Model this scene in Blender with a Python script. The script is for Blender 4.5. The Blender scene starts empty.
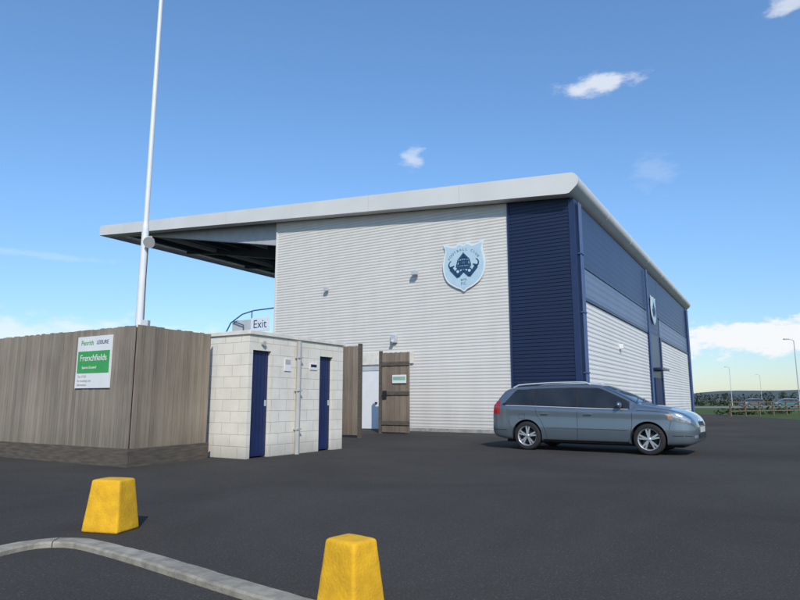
import bpy, bmesh, math, random
import numpy as np
from mathutils import Vector, Matrix
random.seed(7)
scene=bpy.context.scene
COL=scene.collection
R=math.radians

# ---------------------------------------------------------------- materials
def newmat(name):
    m=bpy.data.materials.new(name); m.use_nodes=True
    nt=m.node_tree; b=nt.nodes['Principled BSDF']
    return m,nt,b
def simple(name,col,rough=.6,metal=0,coat=0,var=.12,scale=3.0,bump=0,bscale=60,stretch=(1,1,1),foot=0):
    m,nt,b=newmat(name); N=nt.nodes; L=nt.links
    tc=N.new('ShaderNodeTexCoord'); mp=N.new('ShaderNodeMapping'); mp.inputs['Scale'].default_value=stretch
    L.new(tc.outputs['Object'],mp.inputs[0])
    no=N.new('ShaderNodeTexNoise'); no.inputs['Scale'].default_value=scale; no.inputs['Detail'].default_value=6
    L.new(mp.outputs[0],no.inputs['Vector'])
    mr=N.new('ShaderNodeMapRange'); mr.inputs[1].default_value=.3; mr.inputs[2].default_value=.7
    mr.inputs[3].default_value=1-var; mr.inputs[4].default_value=1+var
    L.new(no.outputs[0],mr.inputs[0]); fac=mr.outputs[0]
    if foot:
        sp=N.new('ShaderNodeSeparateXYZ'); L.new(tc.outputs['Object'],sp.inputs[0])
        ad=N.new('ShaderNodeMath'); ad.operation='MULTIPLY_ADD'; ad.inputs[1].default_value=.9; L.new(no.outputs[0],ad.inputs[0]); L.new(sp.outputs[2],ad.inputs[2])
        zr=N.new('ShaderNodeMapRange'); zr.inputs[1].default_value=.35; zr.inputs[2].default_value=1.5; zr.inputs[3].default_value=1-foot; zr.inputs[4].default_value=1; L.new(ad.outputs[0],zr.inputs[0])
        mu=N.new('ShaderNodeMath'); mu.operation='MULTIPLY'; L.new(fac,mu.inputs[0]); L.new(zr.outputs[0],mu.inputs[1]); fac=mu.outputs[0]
    mx=N.new('ShaderNodeVectorMath'); mx.operation='SCALE'; mx.inputs[0].default_value=col[:3]
    L.new(fac,mx.inputs['Scale']); L.new(mx.outputs[0],b.inputs['Base Color'])
    b.inputs['Roughness'].default_value=rough; b.inputs['Metallic'].default_value=metal
    b.inputs['Coat Weight'].default_value=coat; b.inputs['Coat Roughness'].default_value=.05
    if bump:
        n2=N.new('ShaderNodeTexNoise'); n2.inputs['Scale'].default_value=bscale; n2.inputs['Detail'].default_value=4
        L.new(mp.outputs[0],n2.inputs['Vector'])
        bp=N.new('ShaderNodeBump'); bp.inputs['Strength'].default_value=bump; bp.inputs['Distance'].default_value=.01
        L.new(n2.outputs[0],bp.inputs['Height']); L.new(bp.outputs[0],b.inputs['Normal'])
    return m

def asphalt(name,lo,hi):
    m,nt,b=newmat(name); N=nt.nodes; L=nt.links
    tc=N.new('ShaderNodeTexCoord')
    big=N.new('ShaderNodeTexNoise'); big.inputs['Scale'].default_value=.28; big.inputs['Detail'].default_value=8; big.inputs['Roughness'].default_value=.66; big.inputs['Distortion'].default_value=.6
    fine=N.new('ShaderNodeTexNoise'); fine.inputs['Scale'].default_value=70; fine.inputs['Detail'].default_value=5; fine.inputs['Roughness'].default_value=.7
    vor=N.new('ShaderNodeTexVoronoi'); vor.inputs['Scale'].default_value=110
    for n in (big,fine,vor): L.new(tc.outputs['Object'],n.inputs['Vector'])
    cr=N.new('ShaderNodeValToRGB'); cr.color_ramp.elements[0].position=.36; cr.color_ramp.elements[1].position=.66
    cr.color_ramp.elements[0].color=(*lo,1); cr.color_ramp.elements[1].color=(*hi,1)
    L.new(big.outputs[0],cr.inputs[0])
    mr=N.new('ShaderNodeMapRange'); mr.inputs[1].default_value=.3; mr.inputs[2].default_value=.72; mr.inputs[3].default_value=.7; mr.inputs[4].default_value=1.33
    L.new(fine.outputs[0],mr.inputs[0])
    vr=N.new('ShaderNodeMapRange'); vr.inputs[1].default_value=.9; vr.inputs[2].default_value=.98; vr.inputs[3].default_value=1; vr.inputs[4].default_value=1.6
    sp=N.new('ShaderNodeSeparateColor'); L.new(vor.outputs['Color'],sp.inputs[0]); L.new(sp.outputs[0],vr.inputs[0])
    mu=N.new('ShaderNodeMath'); mu.operation='MULTIPLY'; L.new(mr.outputs[0],mu.inputs[0]); L.new(vr.outputs[0],mu.inputs[1])
    sc=N.new('ShaderNodeVectorMath'); sc.operation='SCALE'; L.new(cr.outputs[0],sc.inputs[0]); L.new(mu.outputs[0],sc.inputs['Scale'])
    L.new(sc.outputs[0],b.inputs['Base Color'])
    b.inputs['Roughness'].default_value=.96; b.inputs['Specular IOR Level'].default_value=.08
    bp=N.new('ShaderNodeBump'); bp.inputs['Strength'].default_value=.4; bp.inputs['Distance'].default_value=.004
    L.new(fine.outputs[0],bp.inputs['Height']); L.new(bp.outputs[0],b.inputs['Normal'])
    return m

def planks(name,axis,pitch,cA,cB):
    m,nt,b=newmat(name); N=nt.nodes; L=nt.links
    tc=N.new('ShaderNodeTexCoord'); sp=N.new('ShaderNodeSeparateXYZ'); L.new(tc.outputs['Object'],sp.inputs[0])
    dv=N.new('ShaderNodeMath'); dv.operation='DIVIDE'; dv.inputs[1].default_value=pitch; L.new(sp.outputs[axis],dv.inputs[0])
    fl=N.new('ShaderNodeMath'); fl.operation='FLOOR'; L.new(dv.outputs[0],fl.inputs[0])
    wn=N.new('ShaderNodeTexWhiteNoise'); wn.noise_dimensions='1D'; L.new(fl.outputs[0],wn.inputs['W'])
    mp=N.new('ShaderNodeMapping'); mp.inputs['Scale'].default_value=(38,38,1.6)
    ad=N.new('ShaderNodeVectorMath'); ad.operation='ADD'; L.new(tc.outputs['Object'],ad.inputs[0]); L.new(wn.outputs['Color'],ad.inputs[1])
    L.new(ad.outputs[0],mp.inputs[0])
    no=N.new('ShaderNodeTexNoise'); no.inputs['Scale'].default_value=1; no.inputs['Detail'].default_value=6; no.inputs['Roughness'].default_value=.6
    L.new(mp.outputs[0],no.inputs['Vector'])
    n2=N.new('ShaderNodeTexNoise'); n2.inputs['Scale'].default_value=.9; n2.inputs['Detail'].default_value=5; L.new(tc.outputs['Object'],n2.inputs['Vector'])
    m1=N.new('ShaderNodeMath'); m1.operation='MULTIPLY_ADD'; m1.inputs[1].default_value=.24; L.new(wn.outputs['Value'],m1.inputs[0])
    m0=N.new('ShaderNodeMath'); m0.operation='MULTIPLY_ADD'; m0.inputs[1].default_value=.75; m0.inputs[2].default_value=-.10; L.new(no.outputs[0],m0.inputs[0])
    L.new(m0.outputs[0],m1.inputs[2])
    m2=N.new('ShaderNodeMath'); m2.operation='MULTIPLY_ADD'; m2.inputs[1].default_value=.6; L.new(n2.outputs[0],m2.inputs[0]); L.new(m1.outputs[0],m2.inputs[2])
    cr=N.new('ShaderNodeValToRGB'); cr.color_ramp.elements[0].position=.25; cr.color_ramp.elements[1].position=.95
    cr.color_ramp.elements[0].color=(*cA,1); cr.color_ramp.elements[1].color=(*cB,1)
    L.new(m2.outputs[0],cr.inputs[0])
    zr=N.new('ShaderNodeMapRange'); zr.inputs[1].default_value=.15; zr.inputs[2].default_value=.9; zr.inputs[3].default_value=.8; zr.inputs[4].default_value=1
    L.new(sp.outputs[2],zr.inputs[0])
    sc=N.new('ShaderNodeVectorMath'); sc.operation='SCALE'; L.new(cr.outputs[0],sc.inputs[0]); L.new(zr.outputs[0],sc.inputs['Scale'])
    L.new(sc.outputs[0],b.inputs['Base Color']); b.inputs['Roughness'].default_value=.85
    bp=N.new('ShaderNodeBump'); bp.inputs['Strength'].default_value=.35; bp.inputs['Distance'].default_value=.004
    L.new(no.outputs[0],bp.inputs['Height']); L.new(bp.outputs[0],b.inputs['Normal'])
    return m

def blockwork():
    m,nt,b=newmat('painted_blockwork'); N=nt.nodes; L=nt.links
    uv=N.new('ShaderNodeUVMap')
    br=N.new('ShaderNodeTexBrick'); br.inputs['Scale'].default_value=1
    br.inputs['Brick Width'].default_value=.45; br.inputs['Row Height'].default_value=.225; br.inputs['Mortar Size'].default_value=.008
    br.inputs['Mortar Smooth'].default_value=.8
    br.inputs['Color1'].default_value=(.80,.735,.62,1); br.inputs['Color2'].default_value=(.775,.71,.595,1); br.inputs['Mortar'].default_value=(.56,.50,.41,1)
    L.new(uv.outputs[0],br.inputs['Vector'])
    tc=N.new('ShaderNodeTexCoord')
    no=N.new('ShaderNodeTexNoise'); no.inputs['Scale'].default_value=2.2; no.inputs['Detail'].default_value=8; no.inputs['Roughness'].default_value=.65; L.new(tc.outputs['Object'],no.inputs['Vector'])
    mr=N.new('ShaderNodeMapRange'); mr.inputs[1].default_value=.3; mr.inputs[2].default_value=.7; mr.inputs[3].default_value=.87; mr.inputs[4].default_value=1.05; L.new(no.outputs[0],mr.inputs[0])
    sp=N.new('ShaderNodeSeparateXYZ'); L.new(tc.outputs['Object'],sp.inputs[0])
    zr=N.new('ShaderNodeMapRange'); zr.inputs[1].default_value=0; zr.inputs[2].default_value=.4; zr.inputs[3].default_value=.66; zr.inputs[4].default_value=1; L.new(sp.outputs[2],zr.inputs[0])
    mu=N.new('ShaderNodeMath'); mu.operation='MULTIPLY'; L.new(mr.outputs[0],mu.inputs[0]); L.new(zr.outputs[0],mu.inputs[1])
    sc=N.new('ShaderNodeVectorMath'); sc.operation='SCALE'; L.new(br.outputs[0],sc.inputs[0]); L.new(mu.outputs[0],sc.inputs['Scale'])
    L.new(sc.outputs[0],b.inputs['Base Color']); b.inputs['Roughness'].default_value=.85
    n2=N.new('ShaderNodeTexNoise'); n2.inputs['Scale'].default_value=70; n2.inputs['Detail'].default_value=4; L.new(tc.outputs['Object'],n2.inputs['Vector'])
    a=N.new('ShaderNodeMath'); a.operation='MULTIPLY_ADD'; a.inputs[1].default_value=-1.0; L.new(br.outputs['Fac'],a.inputs[0]); 
    a2=N.new('ShaderNodeMath'); a2.operation='MULTIPLY'; a2.inputs[1].default_value=.3; L.new(n2.outputs[0],a2.inputs[0]); L.new(a2.outputs[0],a.inputs[2])
    bp=N.new('ShaderNodeBump'); bp.inputs['Strength'].default_value=.5; bp.inputs['Distance'].default_value=.007
    L.new(a.outputs[0],bp.inputs['Height']); L.new(bp.outputs[0],b.inputs['Normal'])
    return m

def grassmat(name,a,c,s=.25):
    m,nt,b=newmat(name); N=nt.nodes; L=nt.links
    tc=N.new('ShaderNodeTexCoord')
    n1=N.new('ShaderNodeTexNoise'); n1.inputs['Scale'].default_value=s; n1.inputs['Detail'].default_value=8; n1.inputs['Roughness'].default_value=.7; L.new(tc.outputs['Object'],n1.inputs['Vector'])
    cr=N.new('ShaderNodeValToRGB'); cr.color_ramp.elements[0].position=.35; cr.color_ramp.elements[1].position=.65
    cr.color_ramp.elements[0].color=(*a,1); cr.color_ramp.elements[1].color=(*c,1); L.new(n1.outputs[0],cr.inputs[0])
    L.new(cr.outputs[0],b.inputs['Base Color']); b.inputs['Roughness'].default_value=.95; b.inputs['Specular IOR Level'].default_value=.1
    return m

M={}
M['asphalt']=asphalt('asphalt',(.056,.0505,.0445),(.076,.069,.0605))
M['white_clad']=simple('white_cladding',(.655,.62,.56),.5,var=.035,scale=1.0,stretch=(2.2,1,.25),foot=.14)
M['white_panel']=simple('white_panel_cladding',(.78,.75,.70),.5,var=.03,scale=.6,stretch=(1,1,.25),foot=.1)
M['navy_clad']=simple('navy_cladding',(.011,.020,.055),.42,var=.1,scale=.8)
M['side_navy_lit']=simple('lit_navy_cladding',(.036,.060,.135),.42,var=.06,scale=.5)  # navy cladding lightened: light on the long wall put into the colour
M['navy']=simple('navy_flashing',(.016,.031,.088),.35,var=.1)
M['blue_band']=simple('slate_blue_cladding',(.16,.205,.30),.42,var=.05,scale=.6)
M['steel_blue']=simple('blue_steel',(.06,.105,.22),.4,var=.08)
M['roof_white']=simple('roof_white',(.68,.66,.615),.45,var=.05,scale=.7)
M['roof_joint']=simple('roof_joint',(.50,.49,.47),.5,var=.05)
M['soffit']=simple('shaded_soffit',(.035,.042,.055),.6,var=.15)  # shade under the canopy is put into this colour
M['rafter']=simple('shaded_steel',(.05,.06,.08),.5,var=.1)  # beam steel darkened in its colour to stand in for canopy shade
M['beam']=simple('pale_grey_steel',(.45,.45,.45),.5,var=.08)
M['concrete']=simple('concrete',(.32,.31,.29),.9,var=.25,scale=6,bump=.4,bscale=80)
M['kerb']=simple('kerb_concrete',(.31,.275,.215),.92,var=.32,scale=9,bump=.5,bscale=90)
M['yellow']=simple('yellow_paint_on_concrete',(.76,.40,.010),.8,var=.17,scale=9,bump=.4,bscale=60)
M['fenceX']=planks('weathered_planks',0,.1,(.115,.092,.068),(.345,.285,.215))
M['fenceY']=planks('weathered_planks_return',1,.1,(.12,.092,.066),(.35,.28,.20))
M['gatewood']=planks('gate_planks',0,.1,(.10,.074,.052),(.29,.225,.165))
M['darkwood']=simple('dark_kick_board',(.10,.08,.06),.85,var=.3,scale=4,stretch=(1,1,8),bump=.3)
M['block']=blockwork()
M['bluedoor']=simple('blue_door_paint',(.009,.020,.080),.5,var=.15,scale=2)
M['coping']=simple('cream_coping',(.72,.665,.57),.8,var=.12,scale=5)
M['greypipe']=simple('grey_plastic',(.42,.41,.385),.5,var=.1)
M['white']=simple('white_paint',(.76,.75,.725),.45,var=.04)
M['galv']=simple('grey_white_metal',(.50,.51,.515),.4,var=.08)
M['black']=simple('black_plastic',(.015,.015,.016),.5,var=.1)
M['dark']=simple('dark_void',(.01,.01,.011),.9,var=.1)
M['green']=simple('green_sign',(.05,.34,.085),.5,var=.06)
M['palegreen']=simple('pale_green_sign',(.25,.45,.30),.5,var=.15)
M['crestblue']=simple('crest_blue',(.47,.62,.69),.45,var=.05)
M['crestwhite']=simple('crest_white',(.72,.76,.77),.45,var=.04)
M['crestnavy']=simple('crest_navy',(.014,.06,.13),.5,var=.05)
M['paint']=simple('car_paint',(.165,.20,.23),.30,metal=.6,coat=1,var=.02)
M['paint_dark']=simple('dark_car_paint',(.02,.03,.06),.32,metal=.3,coat=1,var=.02)
M['paint_teal']=simple('teal_car_paint',(.02,.13,.14),.32,metal=.2,coat=1,var=.02)
M['paint_grey']=simple('grey_car_paint',(.10,.11,.12),.32,metal=.3,coat=1,var=.02)
M['glass']=simple('tinted_glass',(.022,.026,.03),.03,var=.3,scale=2.5)
M['tyre']=simple('tyre_rubber',(.018,.018,.018),.85,var=.15)
M['alloy']=simple('alloy',(.62,.63,.64),.3,metal=.75,var=.05)
M['chrome']=simple('chrome',(.7,.7,.7),.12,metal=1,var=.02)
M['lampclear']=simple('headlamp_lens',(.42,.45,.48),.08,metal=.5,coat=1,var=.35,scale=12)
M['lampred']=simple('tail_lamp_lens',(.42,.012,.012),.12,coat=1,var=.1)
M['amber']=simple('amber_lens',(.7,.22,.02),.2,var=.05)
M['plate']=simple('number_plate',(.6,.6,.58),.4,var=.03)
M['grass']=grassmat('grass',(.055,.085,.022),(.10,.13,.045))
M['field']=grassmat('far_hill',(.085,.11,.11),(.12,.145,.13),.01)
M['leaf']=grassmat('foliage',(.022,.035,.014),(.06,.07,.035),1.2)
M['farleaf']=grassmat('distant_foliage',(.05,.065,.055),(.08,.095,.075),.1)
M['bark']=simple('bark',(.07,.055,.04),.9,var=.2)
M['rail']=simple('rail_timber',(.16,.12,.08),.9,var=.25)
M['path']=simple('pale_path',(.22,.21,.19),.9,var=.15)

# ---------------------------------------------------------------- mesh helpers
def box(bm,x0,x1,y0,y1,z0,z1,mi=0):
    v=[bm.verts.new(p) for p in ((x0,y0,z0),(x1,y0,z0),(x1,y1,z0),(x0,y1,z0),(x0,y0,z1),(x1,y0,z1),(x1,y1,z1),(x0,y1,z1))]
    for f in ((0,3,2,1),(4,5,6,7),(0,1,5,4),(1,2,6,5),(2,3,7,6),(3,0,4,7)):
        bm.faces.new([v[i] for i in f]).material_index=mi
    return v
def cyl(bm,p0,p1,r0,r1=None,n=14,mi=0,smooth=True):
    if r1 is None: r1=r0
    p0=Vector(p0);p1=Vector(p1);d=(p1-p0).normalized()
    a=d.orthogonal().normalized(); b=d.cross(a)
    A=[];Bv=[]
    for i in range(n):
        t=2*math.pi*i/n; o=a*math.cos(t)+b*math.sin(t)
        A.append(bm.verts.new(p0+o*r0)); Bv.append(bm.verts.new(p1+o*r1))
    for i in range(n):
        f=bm.faces.new((A[i],A[(i+1)%n],Bv[(i+1)%n],Bv[i])); f.smooth=smooth; f.material_index=mi
    bm.faces.new(A[::-1]).material_index=mi; bm.faces.new(Bv).material_index=mi
def tube(bm,pts,r,n=8,mi=0):
    for a,b in zip(pts[:-1],pts[1:]): cyl(bm,a,b,r,r,n,mi)
def prismY(bm,pts,y0,y1,mi=0,smooth=False):
    A=[bm.verts.new((x,y0,z)) for x,z in pts]; B=[bm.verts.new((x,y1,z)) for x,z in pts]
    n=len(pts)
    for i in range(n):
        f=bm.faces.new((A[i],A[(i+1)%n],B[(i+1)%n],B[i])); f.material_index=mi; f.smooth=smooth
    bm.faces.new(A[::-1]).material_index=mi; bm.faces.new(B).material_index=mi
def corr(bm,axis,a0,a1,z0,z1,out,pitch=.115,depth=.010,mi=0):
    """horizontal corrugated sheet; axis 'x': plane Y=0 facing -Y ; axis 'y': plane X=0 facing +X"""
    prof=[]; z=z0
    while z<z1-1e-4:
        for f,o in ((0,0),(.34,0),(.50,1),(.84,1)):
            zz=z+f*pitch
            if zz<z1: prof.append((zz,o))
        z+=pitch
    prof.append((z1,0))
    na=max(1,int((a1-a0)/3))
    rows=[]
    for zz,o in prof:
        r=[]
        for i in range(na+1):
            a=a0+(a1-a0)*i/na
            r.append(bm.verts.new((a,-(out+o*depth),zz) if axis=='x' else ((out+o*depth),a,zz)))
        rows.append(r)
    for i in range(len(rows)-1):
        for j in range(na):
            bm.faces.new((rows[i][j],rows[i][j+1],rows[i+1][j+1],rows[i+1][j])).material_index=mi
def obj_from(bm,name,mats,parent=None,matrix=None,recalc=True,bevel=0,uv=False,rz=0):
    if recalc: bmesh.ops.recalc_face_normals(bm,faces=bm.faces)
    if uv:
        l=bm.loops.layers.uv.new('UVMap')
        for f in bm.faces:
            n=f.normal
            for lp in f.loops:
                c=lp.vert.co
                if abs(n.z)>.7: lp[l].uv=(c.x,c.y)
                elif abs(n.x)>abs(n.y): lp[l].uv=(c.y,c.z)
                else: lp[l].uv=(c.x,c.z)
    anys=any(f.smooth for f in bm.faces)
    me=bpy.data.meshes.new(name); bm.to_mesh(me); bm.free()
    if anys:
        try: me.set_sharp_from_angle(angle=R(50))
        except Exception as ex: print(ex)
    for m in (mats if isinstance(mats,(list,tuple)) else [mats]): me.materials.append(M[m] if isinstance(m,str) else m)
    o=bpy.data.objects.new(name,me); COL.objects.link(o)
    if parent: o.parent=parent
    if rz: o.rotation_euler=(0,0,rz)
    if matrix is not None: o.matrix_world=matrix
    if bevel:
        b=o.modifiers.new('Bevel','BEVEL'); b.width=bevel; b.segments=2; b.limit_method='ANGLE'; b.angle_limit=R(40)
    return o
def bpart(name,mat,parent,dims,rz=0,bevel=0):
    bm=bmesh.new(); box(bm,*dims); return obj_from(bm,name,mat,parent,rz=rz,bevel=bevel)
def empty(name,loc,rotz,label,cat,group=None):
    e=bpy.data.objects.new(name,None); COL.objects.link(e); e.location=loc; e.rotation_euler=(0,0,rotz); e.empty_display_size=.3
    e['label']=label; e['category']=cat
    if group: e['group']=group
    return e
def text(name,body,size,mat,parent,loc,rot=(R(90),0,0),ext=.002,align='CENTER',sx=1):
    cu=bpy.data.curves.new(name,'FONT'); cu.body=body; cu.size=size; cu.extrude=ext; cu.align_x=align; cu.align_y='CENTER'
    t=bpy.data.objects.new(name,cu); COL.objects.link(t)
    bpy.context.view_layer.update()
    me=bpy.data.meshes.new_from_object(t.evaluated_get(bpy.context.evaluated_depsgraph_get()))
    bpy.data.objects.remove(t)
    me.materials.clear(); me.materials.append(M[mat])
    o=bpy.data.objects.new(name,me); COL.objects.link(o); o.parent=parent; o.location=loc; o.rotation_euler=rot; o.scale=(sx,1,1)
    return o

TH=R(-30.9)
# ---------------------------------------------------------------- ground
def sheet(name,pts,z,mat,kind='structure'):
    bm=bmesh.new(); bm.faces.new([bm.verts.new((x,y,z)) for x,y in pts])
    o=obj_from(bm,name,mat,recalc=False); o['kind']=kind; o['label']=name.replace('_',' ')+' sheet around the stand building'; o['category']=name.replace('_',' ')
    return o
sheet('ground',[(-3000,-3000),(3000,-3000),(3000,3000),(-3000,3000)],-.004,'grass')
sheet('car_park',[(-60,-40),(70,-40),(70,33),(38,36.5),(24,38),(26,52),(-2,62),(-20,40),(-60,30)],0,'asphalt')
sheet('path',[(30,44),(90,50),(90,51.5),(30,45.4)],.002,'path')
sheet('far_road',[(30,100),(190,116),(190,140),(30,124)],.002,'path')

# ---------------------------------------------------------------- building
BO=(5.85,20.3,0)
bld=empty('sports_stand_building',BO,TH,'white and navy corrugated football stand with cantilever roof','building')
WB=lambda X:7.92-.083*X     # underside of roof at X
WT=lambda X:8.61-.0758*X
XL=-13.2; LY=30.5; XT=-25.6
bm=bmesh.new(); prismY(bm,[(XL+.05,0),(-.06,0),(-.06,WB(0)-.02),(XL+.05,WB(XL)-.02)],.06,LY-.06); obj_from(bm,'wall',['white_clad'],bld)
def clipTop(bm,dz=-.005):
    n=Vector((.083,0,1)).normalized()
    bmesh.ops.bisect_plane(bm,geom=bm.verts[:]+bm.edges[:]+bm.faces[:],plane_co=(0,0,7.92+dz),plane_no=n,clear_outer=True)
def cladding(mat,label,args,kw={},clip=False):
    bm=bmesh.new(); corr(bm,*args,**kw)
    if clip: clipTop(bm)
    o=obj_from(bm,'cladding',mat,bld); o['label']=label
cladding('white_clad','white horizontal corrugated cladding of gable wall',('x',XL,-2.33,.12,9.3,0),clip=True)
cladding('navy_clad','navy corrugated cladding at gable corner',('x',-2.29,-.14,.12,9.3,.01),dict(depth=.018,pitch=.125),clip=True)
K=dict(pitch=.25,depth=.008)
for a0,a1,z0 in ((.62,13.3,5.75),(16.9,29.9,5.75),(13.3,16.9,4.6)):
    cladding('side_navy_lit','smooth navy cladding under the eave, lightened to look lit',('y',a0,a1,z0,7.88,0),K)
for a0,a1 in ((.72,13.0),(17.2,29.6)):
    cladding('blue_band','slate blue cladding band above the panels',('y',a0-.1,a1+.3,4.66,5.68,0),dict(pitch=.25,depth=.008))
    cladding('white_panel','bright white corrugated panel on long wall',('y',a0,a1,.2,4.48,.02),dict(pitch=.16,depth=.013))
def trim(name,*d,mat='navy'): bpart(name,mat,bld,d)
trim('corner_flashing',-.14,.05,-.05,.62,0.02,7.88)
trim('corner_flashing',-.02,.055,29.9,30.5,.02,7.88)
trim('corner_flashing',-2.34,-2.28,-.06,0,.02,WB(-2.3)-.03)
for y0,y1 in ((.62,.72),(13.0,13.3),(16.9,17.2),(29.6,29.9)): trim('panel_frame',-.02,.075,y0,y1,.02,4.62)
for y0,y1 in ((.72,13.0),(17.2,29.6)):
    trim('panel_frame',-.02,.08,y0,y1,4.5,4.6); trim('band_trim',-.02,.03,y0-.1,y1+.3,5.68,5.75)
trim('entrance_wall',-.02,.02,13.3,16.9,.02,4.58)
bpart('plinth','concrete',bld,(XL-.03,-.14,-.05,0.02,0,.12)); bpart('plinth','concrete',bld,(0,.05,.62,30,0,.02)); bpart('corner_flashing','roof_white',bld,(XL-.05,XL+.01,-.05,.06,.12,WB(XL)-.02))
for y,r_ in ((.30,.045),(.5,.045),(13.15,.06),(30.1,.08)):
    bm=bmesh.new(); cyl(bm,(.12,y,.05),(.12,y,7.8),r_,r_,12)
    for zz in (2,4,6): box(bm,.04,.18,y-.07,y+.07,zz,zz+.04)
    obj_from(bm,'downpipe','steel_blue',bld)
bpart('door','bluedoor',bld,(.03,.10,14.2,16.1,.05,2.3)); bpart('canopy','navy',bld,(.03,.5,13.9,16.4,2.7,2.8))
# roof sheet
bm=bmesh.new(); prismY(bm,[(XT+.1,WT(XT+.1)-.2),(-.1,WT(-.1)-.2),(-.1,WT(-.1)),(XT+.1,WT(XT+.1))],-.4,31.0,0)
for f in bm.faces:
    if all(abs(v.co.z-(WT(v.co.x)-.2))<1e-3 for v in f.verts): f.material_index=1
roof=obj_from(bm,'roof',['roof_white','soffit'],bld)
def fasc(y0,y1):
    bm=bmesh.new(); prismY(bm,[(XT,WB(XT)),(-.1,WB(-.1)),(-.1,WT(-.1)+.03),(XT,WT(XT)+.03)],y0,y1); obj_from(bm,'fascia','roof_white',bld)
fasc(-.5,-.402); fasc(31.0,31.1)
for X in (-4,-8,-12,-16,-20,-23.6): bpart('fascia_joint','roof_joint',bld,(X-.006,X+.006,-.503,-.49,WB(X)+.01,WT(X)+.02))
bm=bmesh.new(); prismY(bm,[(XT,WB(XT)),(-.1,WB(-.1)),(-.1,WB(-.1)+.04),(XT,WB(XT)+.04)],-.4,-.05); obj_from(bm,'soffit','roof_white',bld)
bm=bmesh.new(); prismY(bm,[(XT-.1,WB(XT)),(XT,WB(XT)),(XT,WT(XT)+.03),(XT-.1,WT(XT))],-.5,31.1); obj_from(bm,'fascia','roof_white',bld)
# folded eave: rolled radius at the top, raking back to the wall below
zt_=WT(-.1)+.03; zb_=WB(-.1)
pr=[(-.1,zt_),(-.02,zt_-.004)]
for i in range(13):
    a=R(84-130*i/12); pr.append((.06+.29*math.cos(a),zt_-.30+.29*math.sin(a)))
pr+=[(.14,zb_+.10),(.03,zb_+.01),(-.1,zb_)]
bm=bmesh.new(); prismY(bm,pr,-.5,31.1,0,True); obj_from(bm,'eave','roof_white',bld)
zc=(zt_+zb_)/2
for k in range(1,7):
    y=-.5+31.6*k/7; bm=bmesh.new()
    prismY(bm,[(-.1+(x+.1)*1.012+.003, zc+(z-zc)*1.012) for x,z in pr],y-.02,y+.02); obj_from(bm,'roof_seam','roof_white',bld)
def rafter(bm,y,w,deep):
    zt=lambda X: WT(X)-.21
    prismY(bm,[(XL-.05,WB(XL)-deep),(XL-.05,zt(XL)),(XT+.1,zt(XT+.1)),(XT+.1,WB(XT)+.15),(-23.0,WB(-23.0)+.02)],y-w/2,y+w/2)
bm=bmesh.new(); rafter(bm,.35,.25,1.0); o=obj_from(bm,'roof_beam','beam',bld); o['label']='pale grey tapered end beam'
for k in range(1,7):
    bm=bmesh.new(); rafter(bm,.35+5*k,.2,.9); obj_from(bm,'roof_beam','rafter',bld)
for i in range(8):
    X=-14.6-1.38*i; bpart('purlin','beam' if i%3==0 else 'rafter',bld,(X-.04,X+.04,.5,30.9,WT(X)-.42,WT(X)-.2))
bm=bmesh.new()
for i in range(10):
    X=XL-.05-.8*i; box(bm,X-.8+.001*i,X,.3,30,0,3.6-.32*i)
obj_from(bm,'terrace','concrete',bld)
bpart('parapet','galv',bld,(-15.9,-14.75,.1,.25,3.2,4.75))
bm=bmesh.new()
tube(bm,[(-16.6,.0,3.2),(-16.4,.0,3.9),(-15.9,.0,4.65),(-15.2,.0,5.0),(-14.5,.0,5.12),(-13.3,0,5.15)],.03)
tube(bm,[(-15.7,.0,4.7),(-15.1,0,4.5),(-15.1,0,3.2)],.025); tube(bm,[(-14.6,0,5.1),(-14.6,0,3.3)],.025)
obj_from(bm,'handrail','steel_blue',bld)
sg=bpart('exit_sign','crestwhite',bld,(-14.5,-13.4,-.16,-.12,4.15,4.75),bevel=.01); sg['label']='white sign reading Exit'
text('lettering','Exit',.52,'crestnavy',sg,(-13.95,-.162,4.45))
def lamp(X,z,s=1,name='floodlight'):
    bm=bmesh.new(); box(bm,X-.05*s,X+.05*s,-.12,-.03,z-.06*s,z+.1*s); box(bm,X-.13*s,X+.13*s,-.32*s,-.12,z-.12*s,z+.06*s)
    return obj_from(bm,name,'galv',bld,bevel=.01)
lamp(-6.05,5.95,.9); lamp(-10.3,5.7,.7)
bm=bmesh.new(); box(bm,-7.17,-6.92,-.14,-.02,3.3,3.62); cyl(bm,(-7.05,-.26,3.3),(-7.05,-.14,3.40),.07,.07,12); obj_from(bm,'bulkhead_lamp','galv',bld,bevel=.015)
bpart('floodlight','white',bld,(.03,.2,6.0,6.2,3.2,3.4),bevel=.02)
d=bpart('door','white',bld,(-8.62,-7.7,-.10,-.03,.05,2.25),bevel=.006); d['label']='white personnel door on gable wall'
bm=bmesh.new(); box(bm,-8.72,-8.62,-.12,-.02,.02,2.4); box(bm,-7.7,-7.6,-.12,-.02,.02,2.4); box(bm,-8.62,-7.7,-.12,-.02,2.26,2.4); obj_from(bm,'door_frame','galv',d)
bpart('handle','black',d,(-7.85,-7.77,-.16,-.10,1.0,1.06))
bpart('panel','coping',bld,(-8.9,-6.2,-.09,-.04,2.5,2.95))

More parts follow.
